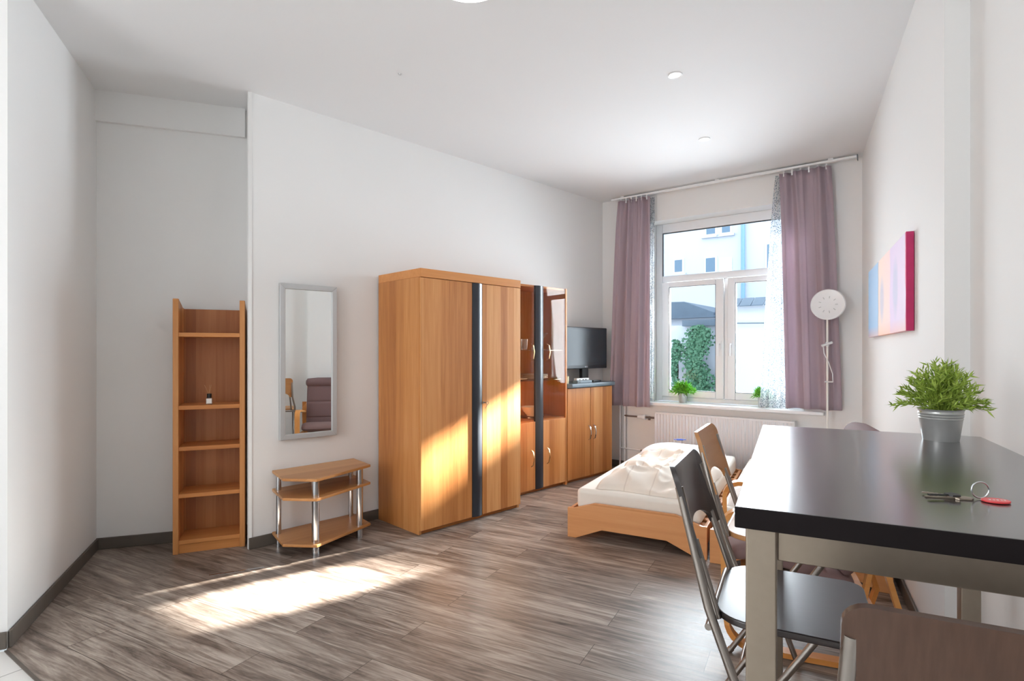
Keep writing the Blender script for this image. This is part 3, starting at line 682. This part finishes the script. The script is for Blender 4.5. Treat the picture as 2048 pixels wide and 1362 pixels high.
# ------------------------------------------------------------------ floor lamp by the right curtain
fl_ = thing('floor_lamp', 'white slim floor lamp with round tilted head before right curtain', 'lamp', (2.768, 4.872, 0), 0)
B().lathe([(0, 0.025), (0.02, 0.024), (0.115, 0.018), (0.12, 0.01), (0.12, 0), (0, 0)], 32).make('base', M['white'], fl_, smooth=True)
B().tube([(0, 0, 0.02), (0, 0, 1.58)], 0.009, 12).make('pole', M['porcelain'], fl_, smooth=True)
hd = B(); hd.lathe([(0, -0.02), (0.03, -0.02), (0.10, -0.008), (0.132, 0.012), (0.135, 0.03), (0.128, 0.036), (0.10, 0.028), (0.05, 0.024), (0, 0.022)], 40)
hd.bm.transform(Matrix.Translation((-0.01, -0.03, 1.70)) @ Vector((-0.55, -0.83, 0.12)).to_track_quat('Z', 'Y').to_matrix().to_4x4())
hh = hd.make('lamp_head', M['white'], fl_, smooth=True)
for k_ in range(9):
    vt = B(); a = k_*2*PI/9; vt.tube([(0.055*math.cos(a), 0.055*math.sin(a), 0.0245), (0.075*math.cos(a), 0.075*math.sin(a), 0.0265)], 0.003, 6)
    vt.bm.transform(Matrix.Translation((-0.01, -0.03, 1.70)) @ Vector((-0.55, -0.83, 0.12)).to_track_quat('Z', 'Y').to_matrix().to_4x4())
    vt.make('vent_slot', M['silverframe'], hh)
B().tube([(-0.055, -0.012, 1.345), (0.035, -0.012, 1.375)], 0.011, 10).tube([(0, 0, 1.34), (0, 0, 1.38)], 0.014, 12).make('clamp_knob', M['white'], fl_, smooth=True)
B().tube([(-0.045, -0.015, 1.345), (-0.04, -0.02, 1.28), (0.0, -0.02, 1.20), (0.035, -0.02, 1.10), (0.04, -0.015, 1.03)], 0.004, 8).make('flex_cord', M['white'], fl_, smooth=True)
B().tube([(-0.03, -0.012, 1.03), (0.042, -0.012, 1.03)], 0.006, 8).make('cord_clip', M['white'], fl_, smooth=True)

# ------------------------------------------------------------------ picture on right wall
uv = Uv; pn = Vector((1.0, 0))
# far end of picture at distance s from R0 along the wall toward camera
pc = thing('canvas_picture', 'long abstract canvas in blue, peach and lilac with magenta edge', 'picture', (R0.x-Uv.x*0.83, R0.y-Uv.y*0.83, 1.40), RR)
B().box(0, 1.58, -0.035, -0.003, 0, 0.485).make('canvas', M['picture'], pc, bevel=0.002)
B().box(1.5805, 1.583, -0.0352, -0.003, 0, 0.485).make('painted_edge', M['magenta'], pc)

# ------------------------------------------------------------------ armchair
fa = Vector((-0.93, 0.37)); arz = math.atan2(fa.y, fa.x)
ac = thing('armchair', 'bentwood cantilever armchair with mauve cushions behind the bar table', 'armchair', (1.384, 2.576, 0), arz)
def side_path():
    p = [(-0.30, 0.018)]
    p += [(0.25, 0.018)]+[(q[0], q[1]) for q in arc(0.25, 0.128, 0.11, -80, 0, 6)]
    p += [(0.37, 0.28), (0.375, 0.50)]+[(q[0], q[1]) for q in arc(0.295, 0.52, 0.08, 5, 95, 6)]
    p += [(0.10, 0.575), (-0.10, 0.55), (-0.24, 0.53)]
    return p
for s_ in (-1, 1):
    B().strap([(x, s_*0.285, z) for x, z in side_path()], 0.055, 0.022).make('side_frame', M['bent'], ac, smooth=True)
    B().strap([(x, s_*0.285, z) for x, z in [(-0.22, 0.030), (-0.30, 0.07), (-0.32, 0.14), (-0.27, 0.30), (-0.22, 0.48), (-0.235, 0.66)]], 0.05, 0.020).make('rear_upright', M['bent'], ac, smooth=True)
    B().strap([(x, s_*0.235, z) for x, z in [(0.30, 0.33), (0.24, 0.345), (0.0, 0.27), (-0.14, 0.235), (-0.17, 0.28), (-0.19, 0.40), (-0.275, 0.88)]], 0.04, 0.018).make('seat_rail', M['bent'], ac, smooth=True)
cr = B()
for x, z in ((-0.28, 0.05), (0.28, 0.33), (-0.18, 0.25)): cr.box(x-0.02, x+0.02, -0.285, 0.285, z-0.01, z+0.01)
cr.make('cross_rail', M['bent'], ac)
def cushion(path, w, t, name, mat, seams):
    def fn(u, v):
        i = u*(len(path)-1); k_ = min(int(i), len(path)-2); r = i-k_
        p = Vector(path[k_]).lerp(Vector(path[k_+1]), r); d = (Vector(path[k_+1])-Vector(path[k_])).normalized(); nrm = Vector((-d.y, d.x))
        a = v*2*PI; cx, cz = math.cos(a), math.sin(a)
        sg = lambda q, e: math.copysign(abs(q)**e, q)
        ends = min(1, (1-abs(2*u-1)**8))**0.5
        sm = 1-0.28*sum(math.exp(-((u-q)/0.012)**2) for q in seams)
        off = nrm*(sg(cz, 0.6)*t/2*sm*max(0.05, ends))
        return (p.x+off.x, sg(cx, 0.35)*w/2*(0.9+0.1*ends), p.y+off.y)
    b = B(); b.grid(fn, 72, 28); bmesh.ops.remove_doubles(b.bm, verts=b.bm.verts[:], dist=0.0005)
    return b.make(name, M[mat], ac, smooth=True)
cushion([(0.36, 0.385), (0.25, 0.415), (0.1, 0.385), (-0.06, 0.335), (-0.14, 0.315)], 0.50, 0.085, 'seat_cushion', 'seatfab', (0.35, 0.7))
cushion([(-0.10, 0.36), (-0.125, 0.44), (-0.155, 0.57), (-0.195, 0.75), (-0.225, 0.87)], 0.50, 0.085, 'back_cushion', 'fabric', (0.3, 0.62))
hr = B(); hr.tube([(-0.225, -0.265, 0.90), (-0.225, -0.245, 0.90), (-0.225, -0.12, 0.903), (-0.225, 0.12, 0.903), (-0.225, 0.245, 0.90), (-0.225, 0.265, 0.90)], [0.025, 0.052, 0.060, 0.060, 0.052, 0.025], 20)
hr.make('headrest_cushion', M['fabric'], ac, smooth=True)

# ------------------------------------------------------------------ bar table
TR = math.radians(63.5); tu = Vector((math.cos(TR), math.sin(TR))); tv_ = Vector((tu.y, -tu.x)); T0 = Vector((0.358, 0.893))
bar = thing('bar_table', 'tall bar table with black-brown top on brushed steel legs', 'table', (T0.x, T0.y, 0), TR)
# local x along the length, local -y toward the wall side
TL, TW, TZ = 1.10, 0.58, 1.05
B().box(0, TL, -TW, 0, TZ-0.034, TZ).make('table_top', M['darktop'], bar, bevel=0.002)
ttop = bar.children[0]; ttop.data.materials.append(M['darkedge'])
for p in ttop.data.polygons:
    if abs(p.normal.z) < 0.5: p.material_index = 1
lg = 0.046
for x, y in ((0.02, -0.015), (TL-0.02-lg, -0.015), (0.02, -TW+0.015+lg), (TL-0.02-lg, -TW+0.015+lg)):
    B().box(x, x+lg, y-lg, y, 0.0, TZ-0.035).make('leg', M['steel'], bar, bevel=0.003)
ap = 0.052
for x0, x1, y0, y1 in ((0.03, 0.05, -TW+0.062, -0.062), (TL-0.05, TL-0.03, -TW+0.062, -0.062), (0.067, TL-0.067, -0.045, -0.025), (0.067, TL-0.067, -TW+0.025, -TW+0.045)):
    B().box(x0, x1, y0, y1, TZ-0.035-ap, TZ-0.035).make('apron', M['steel'], bar, bevel=0.002)

# ------------------------------------------------------------------ folding bar chairs
def bar_chair(label, mat, loc, rz, group=None):
    r = thing('folding_bar_chair', label, 'chair', loc, rz, group)
    # seat
    s = B(); pts = []
    hw, dx0, dx1, rc = 0.205, -0.175, 0.185, 0.09
    for cx, cy, a0 in ((dx1-rc*0.55, hw-rc*0.55, 0), (dx0+rc, hw-rc, 90), (dx0+rc, -hw+rc, 180), (dx1-rc*0.55, -hw+rc*0.55, 270)):
        q = rc*0.55 if cx > 0 else rc
        pts += arc(cx, cy, q, a0, a0+90, 7)
    s.prism(pts, 0.612, 0.630); s.make('seat', mat, r, smooth=True, bevel=0.004)
    # back plate: straight top with rounded corners, arched lower edge
    hb = 0.185; zt = 0.988
    outl = [(-hb, 0.765), (-hb*1.0, 0.94)]+[(q[0], q[1]) for q in arc(-hb+0.035, zt-0.035, 0.035, 180, 90, 6)]+[(q[0], q[1]) for q in arc(hb-0.035, zt-0.035, 0.035, 90, 0, 6)]+[(hb, 0.765), (hb-0.035, 0.765)]
    outl += [(0.145*math.cos(a)*1.0, 0.772+0.055*math.sin(a)) for a in [PI*i/16 for i in range(17)]]+[(-hb+0.035, 0.765)]
    bm = B(); lean = math.atan(0.30)
    loops = []
    nn = len(outl)
    for off in (0.0, 0.014):
        vs = []
        for y, z in outl:
            x = -0.215-(z-0.765)*0.30 + 0.030*(1-(y/hb)**2)*-1 + off
            vs.append(bm.bm.verts.new((x, y, z)))
        loops.append(vs)
    # triangulated faces both sides
    for vs in loops:
        g = bm.bm.faces.new(vs)
    bmesh.ops.triangulate(bm.bm, faces=bm.bm.faces[:])
    for i in range(nn):
        bm.bm.faces.new((loops[0][i], loops[0][(i+1) % nn], loops[1][(i+1) % nn], loops[1][i]))
    bm.make('backrest', mat, r, smooth=True)
    sm = M['chairsteel']
    for sd in (-1, 1):
        y = sd*0.175
        B().tube([(-0.262, y*0.99, 0.94), (-0.218, y*1.04, 0.765), (-0.185, sd*0.205, 0.65), (-0.10, sd*0.21, 0.42), (0.055, sd*0.215, 0.0)], 0.011, 12).make('front_leg', sm, r, smooth=True)
        B().tube([(0.16, sd*0.178, 0.600), (0.05, sd*0.18, 0.42), (-0.20, sd*0.19, 0.02)], 0.011, 12).tube([(-0.20, sd*0.19, 0.02), (-0.215, sd*0.19, 0.0)], 0.013, 10).make('rear_leg', sm, r, smooth=True)
    for sd in (-1, 1):
        B().tube([(-0.225, sd*0.150, 0.80), (-0.165, sd*0.165, 0.61)], 0.009, 10).make('back_brace', sm, r, smooth=True)
    B().tube([(-0.185, -0.205, 0.60), (-0.185, 0.205, 0.60)], 0.009, 8).tube([(0.16, -0.178, 0.60), (0.16, 0.178, 0.60)], 0.009, 8).make('seat_bar', sm, r, smooth=True)
    B().tube([(-0.055, -0.21, 0.29), (-0.055, 0.21, 0.29)], 0.010, 8).make('footrest', sm, r, smooth=True)
    B().tube([(-0.12, -0.186, 0.15), (-0.12, 0.186, 0.15)], 0.009, 8).make('rear_stretcher', sm, r, smooth=True)
    return r
bar_chair('dark brown folding bar chair at long side of table, pushed in', M['darkply'], (0.755, 1.505, 0), math.radians(-27))
bar_chair('light beech folding bar chair at long side of table, nearer the beds', M['chairwood'], (1.03, 2.13, 0), math.radians(-29))
bar_chair('brown folding bar chair at near short end of table, seen from behind', M['brownply'], (0.705, 0.865, 0), math.radians(63.5))

# ------------------------------------------------------------------ plants
def plant(name, label, loc, pr, ph, R_, Hh, nst, mat, seed, leafl=0.035, rim=True, nl=16):
    r = thing(name, label, 'plant', loc, 0.0); rnd = random.Random(seed)
    prof = [(0, 0), (pr*0.78, 0), (pr*0.80, 0.004)]
    for q in (0.70, 0.78, 0.86):
        rr = pr*(0.80+0.20*q); prof += [(rr, ph*(q-0.03)), (rr*1.03, ph*q), (rr, ph*(q+0.03))]
    prof += [(pr, ph*0.97), (pr*1.04, ph), (pr*0.97, ph), (pr*0.93, ph*0.86), (0, ph*0.86)]
    B().lathe(prof, 40).make('pot', M['zinc'], r, smooth=True)
    B().lathe([(0, ph*0.9), (pr*0.92, ph*0.88), (0, ph*0.87)], 24).make('soil', M['soil'], r)
    fb = B(); sb = B()
    for i in range(nst):
        a = rnd.uniform(0, 2*PI); spread = rnd.random()**0.6
        tip = Vector((math.cos(a)*R_*spread, math.sin(a)*R_*spread, ph+Hh*(1-1.0*spread**2.2)*rnd.uniform(0.75, 1.05)))
        base = Vector((math.cos(a)*pr*0.5*rnd.random(), math.sin(a)*pr*0.5*rnd.random(), ph*0.88))
        mid = base.lerp(tip, 0.5)+Vector((0, 0, Hh*0.18))
        pts = [base*(1-t)**2+mid*2*t*(1-t)+tip*t*t for t in [j/6 for j in range(7)]]
        sb.tube(pts, 0.0009*(R_/0.09), 4)
        for j in range(nl):
            t = 0.3+0.7*(j/(nl-1)); p = base*(1-t)**2+mid*2*t*(1-t)+tip*t*t
            dr = Vector((rnd.gauss(0, 1), rnd.gauss(0, 1), rnd.gauss(0.25, 0.7))).normalized()*0.8+(tip-base).normalized()*0.9
            dr.normalize(); ln = leafl*rnd.uniform(0.7, 1.15); wd = ln*0.105
            sd = dr.cross(Vector((rnd.gauss(0, 1), rnd.gauss(0, 1), rnd.gauss(0, 1)))).normalized()*wd
            nrm = dr.cross(sd).normalized()*wd*0.3
            v = [fb.bm.verts.new(p), fb.bm.verts.new(p+dr*ln*0.35+sd), fb.bm.verts.new(p+dr*ln+Vector((0, 0, -ln*0.12))), fb.bm.verts.new(p+dr*ln*0.35-sd), fb.bm.verts.new(p+dr*ln*0.4+nrm)]
            fb.bm.faces.new((v[0], v[1], v[4])); fb.bm.faces.new((v[1], v[2], v[4])); fb.bm.faces.new((v[2], v[3], v[4])); fb.bm.faces.new((v[3], v[0], v[4]))
    sb.make('stems', M[mat], r)
    fo = fb.make('foliage', M[mat], r)
    return r
plant('potted_plant', 'bushy green bamboo grass in zinc pot on bar table', (1.205, 1.560, TZ), 0.053, 0.088, 0.112, 0.130, 130, 'leaf', 4, 0.025)
wpl = onwin(0.90, 0.10, 0.7505)
plant('potted_plant', 'small green grass plant in zinc pot on window sill, left sash', wpl, 0.048, 0.10, 0.125, 0.11, 70, 'leaf2', 9, 0.06, nl=10)
wpl2 = onwin(1.70, 0.08, 0.7505)
plant('potted_plant', 'small plant in zinc pot on sill behind the right sheer curtain', wpl2, 0.048, 0.10, 0.09, 0.09, 60, 'leaf2', 13, 0.05, nl=10)

# ------------------------------------------------------------------ keys on the table
kr = thing('bunch_of_keys', 'bunch of keys with red oval tag lying on bar table', 'keys', (0.770, 0.935, TZ), math.radians(-14))
def keymesh(ang, l, zz):
    b = B(); b.box(-0.0, l*0.62, -0.0025, 0.0025, zz, zz+0.002)
    for i in range(4): b.box(l*0.02+i*0.006, l*0.02+i*0.006+0.0035, 0.0025, 0.0045, zz, zz+0.002)
    b.prism([(l*0.6, -0.006), (l*0.66, -0.010), (l*0.92, -0.010), (l, -0.004), (l, 0.004), (l*0.92, 0.010), (l*0.66, 0.010), (l*0.6, 0.006)], zz, zz+0.0024)
    b.bm.transform(Matrix.Translation((-0.065, 0, 0)) @ Matrix.Translation((l, 0, 0)) @ Matrix.Rotation(ang, 4, 'Z') @ Matrix.Translation((-l, 0, 0)))
    return b
keymesh(0.02, 0.070, 0.0005).make('key', M['steel'], kr)
keymesh(-0.35, 0.052, 0.003).make('key', M['steel'], kr)
keymesh(0.22, 0.050, 0.0058).make('key', M['black'], kr)['label'] = 'key with black grip'
B().tube([(0.018+0.0135*math.cos(a), 0.010*math.cos(a)*0.2+0.004, 0.016+0.0135*math.sin(a)) for a in [2*PI*i/28 for i in range(29)]], 0.0012, 8).make('ring', M['chrome'], kr, smooth=True)
tg = B(); tg.lathe([(0, 0), (0.019, 0), (0.019, 0.003), (0, 0.003)], 32); tg.bm.transform(Matrix.Translation((0.033, -0.010, 0.001)) @ Matrix.Diagonal((1.05, 0.8, 1, 1)))
tgo = tg.make('tag', M['red'], kr, bevel=0.0006)
mk = B()
for i, (dx_, w_) in enumerate(((-0.010, 0.004), (-0.004, 0.003), (0.001, 0.004), (0.007, 0.003), (0.0115, 0.003))):
    mk.box(0.033+dx_, 0.033+dx_+w_*0.5, -0.013, -0.007, 0.0040, 0.0043); mk.box(0.033+dx_, 0.033+dx_+w_, -0.0085, -0.007, 0.0040, 0.0043)
mk.make('printed_marks', M['porcelain'], tgo)

# ------------------------------------------------------------------ ceiling fittings
def downlight(loc, label):
    r = thing('downlight', label, 'ceiling light', loc, 0)
    B().lathe([(0.030, -0.003), (0.042, -0.005), (0.044, 0), (0.030, 0), (0.030, -0.003)], 28).make('ring', M['white'], r, smooth=True)
    B().lathe([(0, -0.001), (0.030, -0.001), (0.030, 0), (0, 0)], 24).make('lens', M['bulb'], r)
downlight((1.007, 3.42, HC), 'small recessed ceiling spotlight nearer the camera')
downlight((1.543, 4.45, HC), 'small recessed ceiling spotlight nearer the window')
cl = thing('ceiling_lamp', 'round flush white ceiling lamp at top edge of photo', 'ceiling light', (-0.20, 2.50, HC), 0)
B().lathe([(0, -0.012), (0.19, -0.012), (0.19, 0), (0, 0)], 48).make('base_plate', M['white'], cl)
B().lathe([(0, -0.045), (0.11, -0.040), (0.165, -0.028), (0.18, -0.012), (0, -0.012)], 48).make('diffuser', M['lampglow'], cl, smooth=True)
tag(B().lathe([(0, -0.006), (0.008, -0.005), (0.010, 0), (0, 0)], 16).make('round_cover_plate', M['silverframe'], smooth=True), 'tiny grey cap on the plain ceiling above the mirror wall', 'cap', loc=(-0.687, 3.406, HC))

# ------------------------------------------------------------------ outside
def at(px, py, D): return ((px-1024)*D/1110, D, 1.3-(py-702)*D/1110)
FR = RW-0.02   # facades roughly parallel to the window wall
def ext_root(name, label, cat, px, D):
    p = at(px, 702, D); return thing(name, label, cat, (p[0], p[1], 0), FR)
# neighbouring block of flats
D0 = 20.0
fx, fy = math.cos(FR), math.sin(FR)
bl = ext_root('apartment_building', 'white rendered apartment building seen through window, blue downpipe', 'building', 1450, D0)
O_ = at(1450, 702, D0)
def fac(px, py):
    """pixel to local (x, z) on the facade plane"""
    r = (px-1024)/1110
    t = (r*O_[1]-O_[0])/(fx-r*fy); D = O_[1]+t*fy
    return t, 1.3-(py-702)*D/1110
B().box(-14, 16, 0, 6, -3.5, 6.9).make('wall', M['ext_wall'], bl)
for x0, y0, x1, y1 in ((1347, 518, 1368, 546), (1409, 514, 1434, 546), (1410, 452, 1434, 470), (1441, 449, 1464, 467), (1531, 486, 1560, 540), (1439, 517, 1464, 546), (1480, 340, 1520, 380)):
    a, za = fac(x0, y0); b_, zb = fac(x1, y1)
    wf = B().box(a, b_, -0.03, 0.02, zb, za).make('window', M['pvc'], bl)
    if (x0 != 1439): B().box(a+0.06, b_-0.06, -0.045, -0.031, zb+0.06, za-0.06).make('pane', M['extglass'], wf)
    B().box(a-0.1, b_+0.1, -0.12, 0.0, zb-0.08, zb).make('sill', M['ext_wall'], wf)
a, _ = fac(1488, 600)
B().tube([(a, -0.12, -3), (a, -0.12, 9)], 0.07, 10).make('downpipe', M['downpipe'], bl, smooth=True)
# slate roofed outbuilding left
ob = ext_root('outbuilding', 'low outbuilding with grey pitched slate roof beyond the courtyard', 'building', 1370, 16.0)
def sc(D): return D/1110
z_ = lambda py, D: 1.3-(py-702)*D/1110
B().box(-1.2, 2.6, 0.3, 3, -3, z_(634, 16)).make('wall', M['ext_wall'], ob)
B().prism([(-1.4, z_(632, 16)), (0.75, z_(632, 16)), (0.75, z_(626, 16)), (-0.1, z_(602, 16)), (-1.4, z_(600, 16))], 0.2, 2.8, 'y').make('roof', M['roof'], ob)
B().box(0.80, 1.75, 0.4, 1.6, z_(632, 16), z_(604, 16)).make('dormer', M['ext_wall'], ob)
B().box(1.40, 1.75, 0.36, 0.4, z_(622, 16), z_(606, 16)).make('dormer_window', M['roof'], ob)
B().box(-1.4, 2.7, 0.05, 0.35, z_(636, 16), z_(632, 16)).make('roof_edge', M['roof'], ob)
# courtyard wall (left part, with ivy) and taller right part with tiled coping
cw = ext_root('courtyard_wall', 'white courtyard wall on the left, overgrown with ivy', 'wall', 1400, 12.0)
B().box(-4.5, 1.0, 0, 0.3, -3.2, z_(650, 12)).make('wall_body', M['ext_wall'], cw)
B().box(-0.35, 0.62, -0.12, 0.35, z_(652, 12), z_(640, 12)).make('coping', M['roof'], cw)
rw_ = ext_root('courtyard_wall', 'taller white courtyard wall on the right with slate tiled coping', 'wall', 1500, 10.6)
B().box(-0.55, 5.0, 0, 0.3, -3.2, z_(612, 10.6)).make('wall_body', M['ext_wall'], rw_)
tl = B()
for i in range(26):
    x = -0.6+i*0.22
    tl.prism([(-0.14, z_(613, 10.6)), (-0.14, z_(611, 10.6)), (0.15, z_(594, 10.6)), (0.15, z_(596, 10.6))], x, x+0.205, 'x')
tl.make('tiled_coping', M['roof'], rw_)
B().tube([(-0.6, -0.05, z_(645, 10.6)), (1.0, -0.06, z_(649, 10.6)), (3.0, -0.05, z_(644, 10.6))], 0.012, 6).make('cable', M['slate'], rw_)
def ivy(label, px, D, x0, x1, zt, zb, n, seed):
    p = at(px, 702, D); r = thing('ivy', label, 'ivy', (p[0], p[1], 0), FR); rnd = random.Random(seed); b = B()
    for _ in range(n):
        t = rnd.random(); z = zb+(zt-zb)*t; wv = 0.5+0.5*math.sin(t*7+seed)
        w = (x1-x0)/2*(0.65+0.45*wv)*(1 if t < 0.8 else (1-(t-0.8)*3.0)); cx = (x0+x1)/2+0.05*math.sin(t*9)
        x = cx+max(-1.2, min(1.2, rnd.gauss(0, 0.5)))*w; y = -rnd.uniform(0.02, 0.16)
        s_ = rnd.uniform(0.025, 0.045); d1 = Vector((rnd.gauss(0, 1), rnd.gauss(0, 0.4), rnd.gauss(0, 1))).normalized()*s_; d2 = Vector((-d1.z, rnd.gauss(0, 0.02), d1.x))
        c_ = Vector((x, y, z)); vs = [b.bm.verts.new(c_+q) for q in (-d1, d2*0.8, d1, -d2*0.8)]; b.bm.faces.new(vs)
    b.make('foliage', M['ivy'], r)
    B().tube([((x0+x1)/2, -0.02, zb), ((x0+x1)/2+0.03, -0.02, (zb+zt)/2), ((x0+x1)/2, -0.02, zt-0.2)], 0.02, 6).make('stem', M['soil'], r)
ivy('large dark green ivy climbing the left courtyard wall', 1392, 11.8, -0.26, 0.36, z_(652, 11.8), z_(800, 11.8), 2600, 1)
ivy('narrow ivy strand on courtyard wall left of the large ivy', 1353, 12.1, -0.12, 0.14, z_(680, 12), z_(800, 12), 700, 2)
struct(B().box(-30, 40, 6.9, 50, -3.4, -3.2).make('ground', M['gravel']))
# slab added outside above the window, out of view, to block high sun
bs_ = struct(B().box(-1.2, 4.2, TH+0.001, 3.75, 3.40, 3.55).make('sun_block_slab', M['ext_wall'])); bs_.location = (W0.x, W0.y, 0); bs_.rotation_euler = (0, 0, RW)

# wall added beyond the courtyard, out of view, to cut off low sun
nb = struct(B().box(-2.6, 9.0, 0, 0.4, -3.2, 5.62).make('sun_cut_wall', M['ext_wall'])); nb.location = (10.3, 11.63, 0); nb.rotation_euler = (0, 0, RW)
